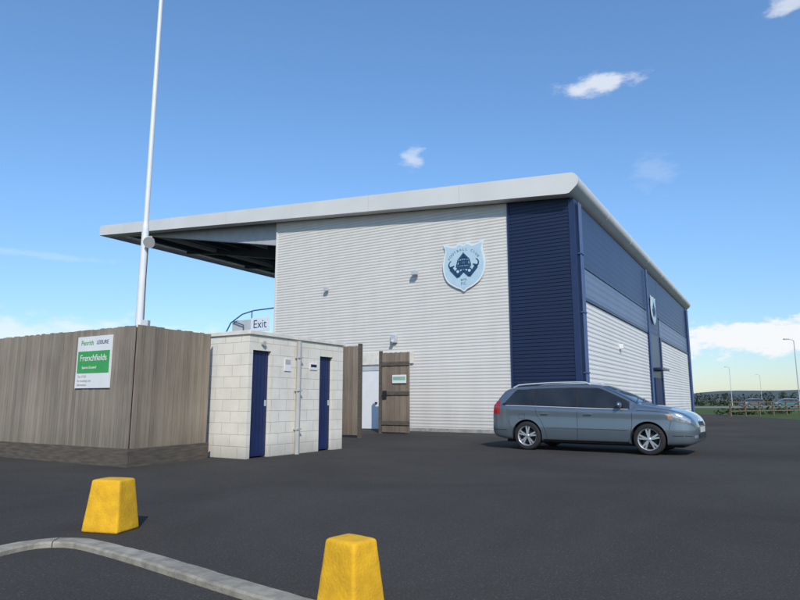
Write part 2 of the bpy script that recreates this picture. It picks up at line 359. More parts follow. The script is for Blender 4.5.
# crest
def shield_pts(w,h):
    half=[(0,.46),(.10,.50),(.22,.44),(.36,.47),(.47,.50),(.44,.36),(.47,.22),(.50,.05),(.47,-.14),(.38,-.30),(.22,-.41),(.08,-.47),(0,-.52)]
    return [(x*w,z*h) for x,z in half]+[(-x*w,z*h) for x,z in half[-2:0:-1]]
def catmull_closed(pts,n=5):
    out=[];N=len(pts)
    for i in range(N):
        p0,p1,p2,p3=[np.array(pts[(i+k-1)%N]) for k in range(4)]
        for j in range(n):
            t=j/n; out.append(tuple(.5*((2*p1)+(-p0+p2)*t+(2*p0-5*p1+4*p2-p3)*t*t+(-p0+3*p1-3*p2+p3)*t**3)))
    return out
def crest(loc,rotz,w,h,detail):
    cr=bpy.data.objects.new('crest',None); COL.objects.link(cr); cr.parent=bld; cr.location=loc; cr.rotation_euler=(0,0,rotz)
    cr['label']='pale blue shield-shaped club crest'
    bm=bmesh.new(); prismY(bm,catmull_closed(shield_pts(w,h)),-.03,0); obj_from(bm,'crest_border','crestwhite',cr)
    bm=bmesh.new(); prismY(bm,catmull_closed(shield_pts(w*.92,h*.92)),-.036,-.031); obj_from(bm,'crest_field','crestblue',cr)
    bm=bmesh.new(); y0,y1=-.050,-.037
    s=h/1.73*1.12; oz=.02
    def P(p): return (p[0],p[1]+oz)
    def seg(a,b,t,t2=None):
        a=Vector(P(a));b=Vector(P(b));d=(b-a).normalized();n=Vector((-d.y,d.x))/2; t2=t if t2 is None else t2
        prismY(bm,[tuple(a+n*t),tuple(b+n*t2),tuple(b-n*t2),tuple(a-n*t)],y0,y1)
    def arc(cx,cz,r,a0,a1,t,n=14,t2=None):
        t2=t if t2 is None else t2; cz+=oz
        for i in range(n):
            u=R(a0+(a1-a0)*i/n);v=R(a0+(a1-a0)*(i+1)/n); ta=t+(t2-t)*i/n; tb=t+(t2-t)*(i+1)/n
            prismY(bm,[(cx+(r+ta/2)*math.cos(u),cz+(r+ta/2)*math.sin(u)),(cx+(r+tb/2)*math.cos(v),cz+(r+tb/2)*math.sin(v)),(cx+(r-tb/2)*math.cos(v),cz+(r-tb/2)*math.sin(v)),(cx+(r-ta/2)*math.cos(u),cz+(r-ta/2)*math.sin(u))],y0,y1)
    # ship with pointed rig
    seg((0,-.10*s),(0,.44*s),.04*s,.02*s)
    for sx in (-1,1):
        for k,ww in enumerate((.24,.16,.08)):
            seg((sx*ww*s,(.02)*s),(sx*(ww*.8)*s,.20*s),.038*s,.034*s); seg((sx*ww*.8*s,.20*s),(sx*.01*s,(.40-.03*k)*s),.034*s,.018*s)
        for zz,ww in ((.27,.12),(.17,.20),(.05,.25)): seg((0,zz*s),(sx*ww*s,(zz-.02)*s),.034*s)
        prismY(bm,[P((sx*.03*s,.15*s)),P((sx*.15*s,.14*s)),P((sx*.18*s,.06*s)),P((sx*.03*s,.07*s))],y0+.001,y1)
        # broad hooked sides meeting in a W
        seg((0,-.14*s),(sx*.20*s,-.33*s),.10*s,.10*s)
        seg((sx*.19*s,-.35*s),(sx*.44*s,-.05*s),.09*s,.13*s)
        seg((sx*.46*s,-.04*s),(sx*.32*s,.03*s),.09*s,.03*s)
        arc(sx*.38*s,.07*s,.13*s,(-60 if sx>0 else 240),(70 if sx>0 else 110),.055*s,t2=.02*s)
        arc(sx*.20*s,-.16*s,.07*s,0,360,.03*s)
    prismY(bm,[P((-.27*s,-.00*s)),P((.27*s,-.00*s)),P((.19*s,-.10*s)),P((-.19*s,-.10*s))],y0-.002,y1)
    obj_from(bm,'crest_emblem','crestnavy',cr)
    if detail:
        word='FOOTBALL CLUB'; n=len(word)
        for i,ch in enumerate(word):
            if ch==' ': continue
            a=R(152-124*i/(n-1)); rr=.63
            text('lettering',ch,.13,'crestnavy',cr,(rr*math.cos(a)*1.04,-.038,rr*math.sin(a)*.93+.05),(R(90),-(a-math.pi/2),0))
        text('lettering','ESTD',.10,'crestnavy',cr,(0,-.040,-.50),sx=1.1); text('lettering','F.C.',.14,'crestnavy',cr,(0,-.040,-.64))
crest((-4.05,-.05,5.97),0,1.72,1.80,True)
crest((.06,15.1,5.9),R(90),1.5,1.5,False)

# ---------------------------------------------------------------- fence compound
FO=(-4.6,10.8,0); FR=R(4.9)
def vplanks(bm,axis,a0,a1,z0,z1,off,pitch=.1,th=.022,gap=.006):
    n=int(round((a1-a0)/pitch))
    for i in range(n):
        a=a0+i*pitch; dz=random.uniform(-.010,.010); dy=random.uniform(-.004,.004)
        if axis=='x': box(bm,a+gap/2,a+pitch-gap/2,off-th+dy,off+dy,z0,z1+dz)
        else: box(bm,off+dy,off+th+dy,a+gap/2,a+pitch-gap/2,z0,z1+dz)
fence=empty('timber_fence',FO,TH,'tall weathered close-board timber fence round the ground','fence')
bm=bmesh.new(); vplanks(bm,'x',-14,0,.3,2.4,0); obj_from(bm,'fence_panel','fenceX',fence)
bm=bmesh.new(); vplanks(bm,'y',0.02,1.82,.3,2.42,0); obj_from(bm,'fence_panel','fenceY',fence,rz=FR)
bpart('kick_board','darkwood',fence,(-14,.06,-.06,-.026,0,.3)); bpart('kick_board','darkwood',fence,(.028,.06,-.024,1.85,0,.3),rz=FR)
for i in range(8): bpart('fence_post','darkwood',fence,(-.12-i*1.95,-.02-i*1.95,.03,.13,0,2.38))
bpart('fence_post','darkwood',fence,(-.14,-.04,.9,1.0,0,2.36),rz=FR)
for z in (.5,1.3,2.1):
    bpart('fence_rail','darkwood',fence,(-14,-.13,.002,.028,z,z+.08)); bpart('fence_rail','darkwood',fence,(-.03,-.006,.05,1.8,z,z+.08),rz=FR)
sign=empty('notice_sign',FO,TH,'white and green notice board fixed to timber fence','sign')
bpart('sign_board','white',sign,(-1.6,-.58,-.052,-.030,1.33,2.27))
bpart('sign_band','green',sign,(-1.56,-.62,-.056,-.053,1.60,2.0))
text('lettering','Penrith',.13,'green',sign,(-1.30,-.054,2.15)); text('lettering','LEISURE',.10,'crestnavy',sign,(-.85,-.054,2.15))
text('lettering','Frenchfields',.165,'white',sign,(-1.09,-.058,1.87)); 
text('lettering','Sports Ground',.07,'white',sign,(-1.2,-.058,1.70))
for i,s in enumerate(('Tel. 01768','for bookings and','information')): text('lettering',s,.06,'greypipe',sign,(-1.53,-.054,1.54-.075*i),align='LEFT')

# ---------------------------------------------------------------- turnstile block
TO=(-2.95,12.2,0)
tb=empty('turnstile_block',TO,TH,'cream painted blockwork turnstile building with blue doors','building')
bm=bmesh.new(); H=2.40
box(bm,-.2,0,0,.10,0,H); box(bm,-.2,0,.62,2.22,0,2.1); box(bm,-.2,0,2.70,3.1,0,2.1)
box(bm,-.2,0,.10,3.1,2.1,H)
box(bm,-2.4,-.2,0,.2,0,H); box(bm,-2.4,-.2,2.9,3.1,0,H); box(bm,-2.4,-2.2,.2,2.9,0,H)
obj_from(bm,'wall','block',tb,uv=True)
bpart('roof','coping',tb,(-2.45,.04,-.04,3.14,H,H+.08),bevel=.008)
for y0 in (.10,2.22):
    yw=.52 if y0<1 else .48
    bm=bmesh.new(); box(bm,-.13,-.08,y0,y0+yw,.03,2.1)
    for i in range(5): box(bm,-.08,-.075,y0+.012+i*yw/5,y0-.006+(i+1)*yw/5,.06,2.07)
    dd=obj_from(bm,'door','bluedoor',tb); bpart('handle','galv',dd,(-.075,-.05,y0+yw-.08,y0+yw-.05,1.0,1.12))
bm=bmesh.new(); cyl(bm,(.065,1.42,.0),(.065,1.42,2.37),.052,.052,14)
for z in (.5,1.3,2.0): box(bm,0,.125,1.355,1.485,z,z+.03)
obj_from(bm,'downpipe','greypipe',tb)
n1=bpart('notice','white',tb,(0.003,.02,1.02,1.22,1.72,1.98))
bpart('notice_band','greypipe',n1,(.0205,.023,1.04,1.20,1.86,1.96))
n2=bpart('notice','white',tb,(0.003,.02,1.86,2.10,1.78,1.92))
bpart('notice_band','bluedoor',n2,(.0205,.023,1.88,2.08,1.84,1.90))
bm=bmesh.new(); cyl(bm,(.06,.36,2.24),(0,.36,2.24),.05,.05,14); obj_from(bm,'wall_lamp','greypipe',tb)

sf=empty('timber_screen',(-1.62,19.42,0),TH,'tall narrow brown timber screen beside the turnstiles','fence')
bm=bmesh.new(); vplanks(bm,'x',-.6,.4,.08,2.78,0); obj_from(bm,'fence_panel','gatewood',sf)
bpart('fence_post','darkwood',sf,(.4,.5,-.03,.07,0,2.85))
gt=empty('timber_gate',(-.14,21.45,0),TH,'open brown timber gate standing against the gable wall','gate')
bm=bmesh.new(); vplanks(bm,'x',-.55,.55,.06,2.75,0); obj_from(bm,'gate_leaf','gatewood',gt)
for z in (.3,1.3,2.3): bpart('gate_rail','darkwood',gt,(-.54,.54,-.06,-.026,z,z+.13))
bpart('gate_post','darkwood',gt,(-.66,-.56,-.05,.05,0,2.82))
s1=bpart('gate_sign','white',gt,(-.1,.45,-.075,-.062,1.70,1.98)); bpart('sign_band','palegreen',s1,(-.07,.42,-.080,-.077,1.80,1.92))
bpart('lock_box','black',gt,(-.48,-.34,-.10,-.062,1.2,1.45))

# ---------------------------------------------------------------- mast with floodlight
ms=empty('flagpole',(-6.12,14.5,0),0,'tall slim white pole with small floodlight behind fence','pole')
bm=bmesh.new(); cyl(bm,(0,0,0),(0,0,5.2),.10,.08,20); cyl(bm,(0,0,5.2),(0,0,5.35),.08,.062,20); cyl(bm,(0,0,5.35),(0,0,13.5),.062,.045,20); obj_from(bm,'pole_shaft','white',ms)
bm=bmesh.new(); tube(bm,[(0,0,4.98),(.18,-.05,4.98),(.18,-.05,4.86)],.02); cyl(bm,(.19,-.20,4.80),(.18,-.02,4.90),.125,.06,20); cyl(bm,(.191,-.215,4.792),(.19,-.20,4.80),.135,.135,20); obj_from(bm,'floodlight','greypipe',ms)
bpart('junction_box','galv',ms,(.09,.24,-.1,.06,2.75,2.97),bevel=.01)
bm=bmesh.new(); tube(bm,[(.11,-.02,2.9),(.10,-.03,4.0),(.10,-.02,4.85)],.010); obj_from(bm,'cable','black',ms)

# ---------------------------------------------------------------- bollards + kerb
def bollard(x,y,rz,dims,lab):
    b=empty('bollard',(x,y,0),rz,lab,'bollard','yellow concrete bollards by the kerb')
    bm=bmesh.new(); w,d,tw,td,h=dims
    bmesh.ops.create_cube(bm,size=2)
    bmesh.ops.subdivide_edges(bm,edges=bm.edges[:],cuts=5,use_grid_fill=True)
    for v in bm.verts:
        t=(v.co.z+1)/2; a=w+(tw-w)*t; c=d+(td-d)*t
        v.co=Vector((v.co.x*a,v.co.y*c,t*h))
        if t>.99: v.co.z+=.006*(1-(v.co.x/a)**2)*(1-(v.co.y/c)**2)
        v.co+=Vector((random.uniform(-1,1),random.uniform(-1,1),random.uniform(-1,1) if 0<t<1 else 0))*.0012
    o=obj_from(bm,'bollard_body','yellow',b,recalc=True)
    bv=o.modifiers.new('Bevel','BEVEL'); bv.width=.020; bv.segments=4; bv.limit_method='ANGLE'; bv.angle_limit=R(50)
    for p in o.data.polygons: p.use_smooth=True
bollard(-2.50,5.62,R(-14),(.182,.15,.140,.108,.43),'yellow painted tapered concrete bollard beyond the kerb nose')
bollard(-.262,3.5,R(-40),(.145,.13,.108,.092,.375),'yellow painted tapered concrete bollard beside straight kerb')
kp=[(-.1,3.18),(-.56,3.56),(-1.06,3.96),(-1.8,4.56),(-2.2,4.86),(-2.45,5.02),(-2.66,5.05),(-2.84,4.95),(-2.95,4.70),(-3.07,4.25),(-3.27,3.75),(-3.62,3.05),(-4.2,2.05)]
def catm(pts,n=8):
    P=[np.array(p,float) for p in pts]; P=[2*P[0]-P[1]]+P+[2*P[-1]-P[-2]]; out=[]
    for i in range(1,len(P)-2):
        p0,p1,p2,p3=P[i-1:i+3]
        for j in range(n):
            t=j/n; out.append(.5*((2*p1)+(-p0+p2)*t+(2*p0-5*p1+4*p2-p3)*t*t+(-p0+3*p1-3*p2+p3)*t**3))
    out.append(P[-2]); return out
kc=catm([(.9,2.36),(.4,2.77)]+kp)
D=[0]
for a,b in zip(kc[:-1],kc[1:]): D.append(D[-1]+float(np.linalg.norm(b-a)))
def at(s):
    x=np.interp(s,D,[p[0] for p in kc]); y=np.interp(s,D,[p[1] for p in kc]); return np.array((x,y))
bm=bmesh.new(); s=0; stone=.9
while s<D[-1]-.1:
    e=min(s+stone-.008,D[-1]); rows=[]
    dz=random.uniform(-.004,.004)
    for i in range(9):
        q=s+(e-s)*i/8; p=at(q); t=at(min(q+.02,D[-1]))-at(max(q-.02,0)); t/=np.linalg.norm(t); n=np.array((-t[1],t[0])); j=random.uniform(-.002,.002)
        rows.append([bm.verts.new((*(p+n*o),z+dz+j)) for o,z in ((.082,-.05),(.082,.030),(.068,.042),(-.068,.042),(-.082,.028),(-.082,-.05))])
    for a,b in zip(rows[:-1],rows[1:]):
        for j in range(5): bm.faces.new((a[j],a[j+1],b[j+1],b[j]))
    bm.faces.new(rows[0]); bm.faces.new(rows[-1][::-1]); s+=stone
k=obj_from(bm,'kerb','kerb'); k['kind']='structure'; k['label']='curved pale concrete kerb stones on asphalt'; k['category']='kerb'

# ---------------------------------------------------------------- car
def interp(tab):
    xs=[t[0] for t in tab]; ys=[t[1] for t in tab]
    return lambda x: float(np.interp(x,xs,ys))
ZT=interp([(-2.235,.66),(-2.22,.80),(-2.20,.93),(-2.17,1.03),(-2.10,1.13),(-2.0,1.25),(-1.92,1.345),(-1.85,1.39),(-1.76,1.415),(-1.4,1.45),(-.8,1.48),(-.2,1.488),(.1,1.478),(.28,1.455),(.40,1.42),(.65,1.31),(.9,1.19),(1.08,1.09),(1.16,1.05),(1.24,1.03),(1.45,1.00),(1.7,.955),(1.9,.90),(2.03,.85),(2.12,.79),(2.19,.71),(2.235,.60)])
WD=interp([(-2.235,.66),(-2.21,.74),(-2.16,.80),(-2.05,.84),(-1.8,.87),(-1.3,.885),(-.5,.89),(.5,.89),(1.2,.885),(1.6,.875),(1.85,.845),(2.0,.80),(2.1,.74),(2.17,.67),(2.21,.60),(2.235,.52)])
ZB=interp([(-2.235,.40),(-2.2,.33),(-2.1,.27),(-1.8,.22),(-1,.19),(1,.19),(1.8,.2),(2.1,.22),(2.2,.26),(2.235,.33)])
BELT=interp([(-2.235,1.0),(-1.5,.985),(0,.94),(1.2,.915),(2.235,.88)])
def section(x):
    zt,w,zb=ZT(x),WD(x),ZB(x); be=min(BELT(x),zt-.05)
    mid=max(zb+.12,min(.5,be-.1))
    c=[(0,zb),(w*.80,zb),(w*.95,zb+.03),(w*.985,zb+.10),(w,mid),(w*.985,(mid+be)/2),(w*.985,be-.05),(w*.955,be)]
    h=zt-be
    if h>.16:
        tw=lambda z: w*.945-(z-be)*.30-((z-be)**2)*.15
        for f in (.25,.5,.75): z=be+(h-.09)*f; c.append((tw(z),z))
        z=zt-.09; c.append((tw(z),z)); c.append((tw(z)-.055,zt-.03)); c.append(((tw(z)-.05)*.75,zt-.003)); c.append((0,zt+.012))
    else:
        e=w*.955
        c+=[(e-.01,be+h*.3),(e-.03,be+h*.5),(e-.06,be+h*.7),(e-.10,be+h*.8),(e-.16,be+h*.9),(e*.6,zt),(0,zt+.012)]
    return c
def dense(c,n=4):
    P=[np.array(p) for p in c]; P=[np.array((-P[1][0],P[1][1]))]+P+[np.array((-P[-2][0],P[-2][1]))]
    out=[]
    for i in range(1,len(P)-2):
        p0,p1,p2,p3=P[i-1:i+3]
        for j in range(n):
            t=j/n
            m1=(p2-p0)*.35; m2=(p3-p1)*.35
            h00=2*t**3-3*t*t+1;h10=t**3-2*t*t+t;h01=-2*t**3+3*t*t;h11=t**3-t*t
            out.append(h00*p1+h10*m1+h01*p2+h11*m2)
    out.append(P[-2]); return out
_sc={}
def sec(x):
    k=round(x,4)
    if k not in _sc: _sc[k]=dense(section(x))
    return _sc[k]
def YS(x,z):
    s=sec(x); best=.0
    for a,b in zip(s[:-1],s[1:]):
        if (a[1]-z)*(b[1]-z)<=0 and abs(a[1]-b[1])>1e-9:
            t=(z-a[1])/(b[1]-a[1]); best=max(best,a[0]+(b[0]-a[0])*t)
    return best
def ZS(x,y):
    s=sec(x); best=0; y=abs(y)
    for a,b in zip(s[:-1],s[1:]):
        if (a[0]-y)*(b[0]-y)<=0 and abs(a[0]-b[0])>1e-9:
            t=(y-a[0])/(b[0]-a[0]); best=max(best,a[1]+(b[1]-a[1])*t)
    return best
def XS(y,z,front=True):
    lo,hi=(1.2,2.235) if front else (-1.4,-2.235)
    f=lambda x: YS(x,z)>=abs(y)
    if f(hi): return hi
    for _ in range(22):
        m=(lo+hi)/2
        if f(m): lo=m
        else: hi=m
    return lo

def build_car(paint):
    parts=[]
    root=bpy.data.objects.new('parked_car',None); COL.objects.link(root)
    bm=bmesh.new()
    xs=sorted(set([round(v,4) for v in list(np.linspace(-2.235,-1.7,22))+list(np.linspace(-1.7,.1,20))+list(np.linspace(.1,1.3,26))+list(np.linspace(1.3,2.235,34))]))
    rows=[]
    for x in xs:
        s=sec(x); r=[]
        for p in s: r.append(bm.verts.new((x,-p[0],p[1])))
        l=[r[0]]+[bm.verts.new((x,p[0],p[1])) for p in s[1:-1]]+[r[-1]]
        rows.append((r,l))
    for (r0,l0),(r1,l1) in zip(rows[:-1],rows[1:]):
        for j in range(len(r0)-1):
            bm.faces.new((r0[j],r1[j],r1[j+1],r0[j+1])); bm.faces.new((l0[j],l0[j+1],l1[j+1],l1[j]))
    for (r,l) in (rows[0],rows[-1]): bm.faces.new(r+l[-2:0:-1])
    for f in bm.faces: f.smooth=True
    bmesh.ops.recalc_face_normals(bm,faces=bm.faces)
    me=bpy.data.meshes.new('body'); bm.to_mesh(me); bm.free(); me.materials.append(M[paint]); me.materials.append(M['dark'])
    body=bpy.data.objects.new('body',me); COL.objects.link(body)
    cb=bmesh.new()
    for ax in (1.34,-1.31):
        for sy in (-1,1): cyl(cb,(ax,sy*.60,.325),(ax,sy*1.1,.325),.36,.36,40,1,False)
    for f in cb.faces: f.material_index=1
    bmesh.ops.recalc_face_normals(cb,faces=cb.faces)
    cm=bpy.data.meshes.new('cut'); cb.to_mesh(cm); cb.free(); cm.materials.append(M[paint]); cm.materials.append(M['dark'])
    co=bpy.data.objects.new('cut',cm); COL.objects.link(co)
    md=body.modifiers.new('b','BOOLEAN'); md.object=co; md.operation='DIFFERENCE'; md.solver='EXACT'
    bpy.context.view_layer.update()
    nm=bpy.data.meshes.new_from_object(body.evaluated_get(bpy.context.evaluated_depsgraph_get()))
    body.modifiers.clear(); body.data=nm; bpy.data.objects.remove(co); nm.name='body'
    try: nm.set_sharp_from_angle(angle=R(50))
    except Exception as ex: print(ex)
    body.parent=root; parts.append(body)
    def add(bm,name,mats,parent=None,recalc=True,bevel=0):
        o=obj_from(bm,name,mats,parent or root,recalc=recalc,bevel=bevel); parts.append(o); return o
    def sidepatch(bm,cols,off,sides=(-1,1),nz=6,mi=0):
        for sy in sides:
            g=[]
            for x,a,b in cols:
                g.append([bm.verts.new((x,sy*(YS(x,a+(b-a)*k/nz)+off),a+(b-a)*k/nz)) for k in range(nz+1)])
            for i in range(len(g)-1):
                for k in range(nz):
                    f=bm.faces.new((g[i][k],g[i+1][k],g[i+1][k+1],g[i][k+1]) if sy<0 else (g[i][k],g[i][k+1],g[i+1][k+1],g[i+1][k])); f.smooth=True; f.material_index=mi
    def cols(x0,x1,flo,fhi,n=14):
        return [(x,flo(x),fhi(x)) for x in np.linspace(x0,x1,n)]
    top=lambda x: min(1.388-.02*abs(x+.3), ZT(x)-.078)
    bel=lambda x: BELT(x)+.025
    def qtop(x): return max(bel(x)+.006,min(1.355,bel(x)+(x+1.90)*1.15,ZT(x)-.078))
    for sy in (-1,1):
        bm=bmesh.new()
        sidepatch(bm,cols(-1.93,.98,lambda x:bel(x)-.012,lambda x:max(bel(x)-.010,min(1.40-.02*abs(x+.3),ZT(x)-.064)) if x>-1.3 else max(bel(x)-.01,qtop(x)+.012),44),.003,(sy,))
        add(bm,'window_surround','black',recalc=False)
        for x0,x1,q in ((-.10,.93,0),(-1.06,-.16,0),(-1.86,-1.14,1)):
            bm=bmesh.new()
            hi=qtop if q else (lambda x: max(bel(x)+.004,top(x)))
            sidepatch(bm,cols(x0,x1,lambda x:bel(x)+.004,hi,16),.007,(sy,)); add(bm,'window','glass',recalc=False)
        bm=bmesh.new(); sidepatch(bm,cols(-1.84,.95,lambda x:bel(x)-.022,lambda x:bel(x)-.010,30),.006,(sy,),2); add(bm,'window_trim','galv',recalc=False)
    def toppatch(name,x0,x1,wf,off,mat,n=10,m=14):
        bm=bmesh.new(); g=[]
        for x in np.linspace(x0,x1,n):
            w=wf(x); row=[]
            for k in range(m+1):
                y=-w+2*w*k/m; row.append(bm.verts.new((x+ (off if x0>0 else -off),y,ZS(x,y)+off)))
            g.append(row)
        for i in range(n-1):
            for k in range(m): f=bm.faces.new((g[i][k],g[i+1][k],g[i+1][k+1],g[i][k+1])); f.smooth=True
        return add(bm,name,mat)
    toppatch('windscreen',.38,1.12,lambda x:.60+.14*(x-.38)/.75,.005,'glass')
    toppatch('rear_window',-1.89,-2.13,lambda x:.54+.05*(x+1.88)/-.2,.005,'glass')
    for sy in (-1,1):
        bm=bmesh.new(); sidepatch(bm,cols(-.93,.95,lambda x:.20,lambda x:.255,10),.004,(sy,),nz=3); add(bm,'sill_trim','black',recalc=False)
        bm=bmesh.new(); sidepatch(bm,cols(-.88,.93,lambda x:.50,lambda x:.53,12),.010,(sy,),nz=2); add(bm,'side_moulding',paint,recalc=False)
    def seam(pts,w=.007,off=.002):
        for sy in (-1,1):
            for (x0,z0),(x1,z1) in zip(pts[:-1],pts[1:]):
                n=6
                for k in range(n):
                    a=(x0+(x1-x0)*k/n,z0+(z1-z0)*k/n); b=(x0+(x1-x0)*(k+1)/n,z0+(z1-z0)*(k+1)/n)
                    d=np.array((b[0]-a[0],b[1]-a[1])); d/=np.linalg.norm(d); nn=np.array((-d[1],d[0]))*w/2
                    vs=[]
                    for p in (a,b):
                        for s_ in (1,-1):
                            q=(p[0]+nn[0]*s_,p[1]+nn[1]*s_); vs.append(bm.verts.new((q[0],sy*(YS(q[0],q[1])+off),q[1])))
                    bm.faces.new((vs[0],vs[1],vs[3],vs[2]))
    bm=bmesh.new()
    seam([(1.03,.91),(1.02,.6),(.97,.30),(.92,.25)]); seam([(-.13,.94),(-.13,.5),(-.15,.25)]); seam([(-1.10,.95),(-1.06,.78),(-.93,.60),(-.86,.40),(-.84,.25)])
    seam([(.92,.25),(-.84,.25)]); seam([(1.12,.905),(1.5,.89),(1.75,.86)]); seam([(1.78,.70),(1.74,.52)]); seam([(-1.75,.66),(-1.72,.52)]); seam([(-1.35,.80),(-1.50,.80),(-1.50,.70),(-1.35,.70),(-1.35,.80)],.005)
    seam([(-.85,.515),(.92,.50)],.006,.011); seam([(-1.80,.44),(-2.18,.44)],.012); seam([(1.80,.40),(2.15,.40)],.012)
    o=add(bm,'panel_gap','dark'); 
    for x,sy in ((.02,-1),(-.96,-1),(.02,1),(-.96,1)):
        bm=bmesh.new(); y=sy*(YS(x,.80)); 
        box(bm,x-.0,x+.17,min(y,y+sy*.035),max(y,y+sy*.035),.80,.825); add(bm,'door_handle',paint,bevel=.008)
    for sy in (-1,1):
        bm=bmesh.new(); bmesh.ops.create_uvsphere(bm,u_segments=16,v_segments=10,radius=1)
        for v in bm.verts: v.co=Vector((.78+v.co.x*(.075 if v.co.x>0 else .03),sy*(.90+.03)+v.co.y*.10,1.02+v.co.z*.065))
        cyl(bm,(.78,sy*.80,.97),(.78,sy*.90,1.0),.03,.02,8)
        for f in bm.faces: f.smooth=True
        add(bm,'wing_mirror',paint)
    for sy in (-1,1):
        bm=bmesh.new(); sidepatch(bm,cols(1.68,2.13,lambda x:.735-.09*(x-1.68)/.45 if x>1.71 else .80,lambda x:min(.83+(x-1.68)*.10,ZT(x)-.055),16),.004,(sy,),5); add(bm,'headlight','lampclear',recalc=False)
        bm=bmesh.new(); sidepatch(bm,cols(1.72,1.82,lambda x:.77,lambda x:.80+.02*(x-1.7),4),.007,(sy,),2); add(bm,'indicator','amber',recalc=False)
        bm=bmesh.new(); sidepatch(bm,cols(-2.165,-1.99,lambda x:.82-.2*(x+2.165),lambda x:min(ZT(x)-.05,1.08+.2*(x+2.165)),10),.004,(sy,),6); add(bm,'tail_light','lampred',recalc=False)
    def frontpatch(name,y0,y1,z0,z1,off,mat,front=True,n=10,m=4):
        bm=bmesh.new(); g=[]
        s_=1 if front else -1
        for i in range(n+1):
            y=y0+(y1-y0)*i/n; g.append([bm.verts.new((XS(y,z0+(z1-z0)*k/m,front)+s_*off,y,z0+(z1-z0)*k/m)) for k in range(m+1)])
        for i in range(n):
            for k in range(m): bm.faces.new((g[i][k],g[i+1][k],g[i+1][k+1],g[i][k+1])).smooth=True
        return add(bm,name,mat)
    frontpatch('grille',-.30,.30,.60,.68,.006,'black'); frontpatch('lower_grille',-.46,.46,.34,.44,.006,'black')
    frontpatch('fog_light',-.66,-.56,.36,.42,.008,'lampclear'); frontpatch('fog_light',.56,.66,.36,.42,.008,'lampclear')
    bm=bmesh.new(); box(bm,2.238,2.25,-.26,.26,.465,.575); add(bm,'number_plate','plate')
    bm=bmesh.new(); box(bm,-2.25,-2.238,-.26,.26,.52,.63); add(bm,'number_plate','plate')
    frontpatch('badge',-.05,.05,.69,.73,.01,'chrome',n=4)
    for sy in (-1,1):
        bm=bmesh.new(); pts=[]
        for x in np.linspace(-1.72,.12,16):
            y=.60; h=.055*min(1,(x+1.74)/.12,(.14-x)/.12); pts.append((x,sy*y,ZS(x,y)+h))
        tube(bm,pts,.017,8); add(bm,'roof_rail','galv')
    bm=bmesh.new(); tube(bm,[(-1.5,0,1.43),(-1.72,0,1.60)],.006,6); add(bm,'aerial','black')
    for y0 in (-.62,-.05):
        bm=bmesh.new()
        pts=[(1.10-.02*k, y0+.11*k, ZS(1.10-.02*k,y0+.11*k)+.02) for k in range(6)]; tube(bm,pts,.008,6)
        add(bm,'wiper','black')
    bm=bmesh.new(); box(bm,-1.9,1.95,-.62,.62,.16,.24); add(bm,'underbody','dark')
    def lathe(bm,prof,cy,sy,n=40,mi=0):
        rings=[]
        for r,y in prof: rings.append([bm.verts.new((r*math.cos(2*math.pi*i/n),cy+sy*y,r*math.sin(2*math.pi*i/n))) for i in range(n)])
        for a,b in zip(rings[:-1],rings[1:]):
            for i in range(n): f=bm.faces.new((a[i],a[(i+1)%n],b[(i+1)%n],b[i])); f.smooth=True; f.material_index=mi
    for ax in (1.34,-1.31):
        for sy in (-1,1):
            w=bpy.data.objects.new('wheel',None); COL.objects.link(w); w.parent=root; w.location=(ax,sy*.775,.318); parts.append(w)
            bm=bmesh.new(); lathe(bm,[(.20,-.09),(.27,-.10),(.305,-.09),(.318,-.06),(.318,.06),(.305,.092),(.285,.102),(.235,.10),(.215,.09),(.215,-.09),(.20,-.09)],0,sy); add(bm,'tyre','tyre',w)
            bm=bmesh.new(); lathe(bm,[(.214,-.08),(.205,-.08),(.20,.05),(.208,.085),(.222,.096),(.216,.088)],0,sy)
            lathe(bm,[(.001,.085),(.035,.085),(.045,.075),(.05,.05),(.04,.03)],0,sy,20)
            for k in range(5):
                for dd in (-.17,.17):
                    a=2*math.pi*k/5+.3+ax; a0=a+dd*.35; a1=a+dd
                    v=[]
                    for rr,aa,hw,yy in ((.035,a0,.020,.080),(.209,a1,.017,.078)):
                        cx,cz=math.cos(aa),math.sin(aa)
                        for ss in (-1,1):
                            for dy in (0,-.025): v.append(bm.verts.new((rr*cx-ss*hw*cz,sy*(yy+dy),rr*cz+ss*hw*cx)))
                    for f in ((0,4,6,2),(1,3,7,5),(0,1,5,4),(2,6,7,3),(4,5,7,6)): bm.faces.new([v[i] for i in f])
            add(bm,'rim','alloy',w)
            bm=bmesh.new(); lathe(bm,[(.001,.0),(.13,.0),(.14,-.01),(.2,-.05)],0,sy,24); add(bm,'brake_disc','black',w)
    return root,parts
car,cparts=build_car('paint')
car.location=(4.48,14.55,0); car.rotation_euler=(0,0,R(-33.6))
car['label']='grey-blue estate car parked on asphalt beside the stand'; car['category']='car'; car['group']='parked cars'
def copy_car(loc,rz,paint,label):
    m={}
    r=car.copy(); COL.objects.link(r); m[car]=r; r.location=loc; r.rotation_euler=(0,0,rz); r['label']=label
    for p in cparts:
        c=p.copy(); COL.objects.link(c); c.parent=m[p.parent]; m[p]=c
        if p.name.startswith(('body','wing_mirror','door_handle','side_moulding')):
            c.material_slots[0].link='OBJECT'; c.material_slots[0].material=M[paint]
copy_car((68.5,112,0),R(172),'paint_teal','small teal car parked in the distant car park')
copy_car((74.5,114,0),R(10),'paint_dark','dark blue car parked in the distant car park')
copy_car((63,113,0),R(195),'paint_grey','dark grey car parked in the distant car park')

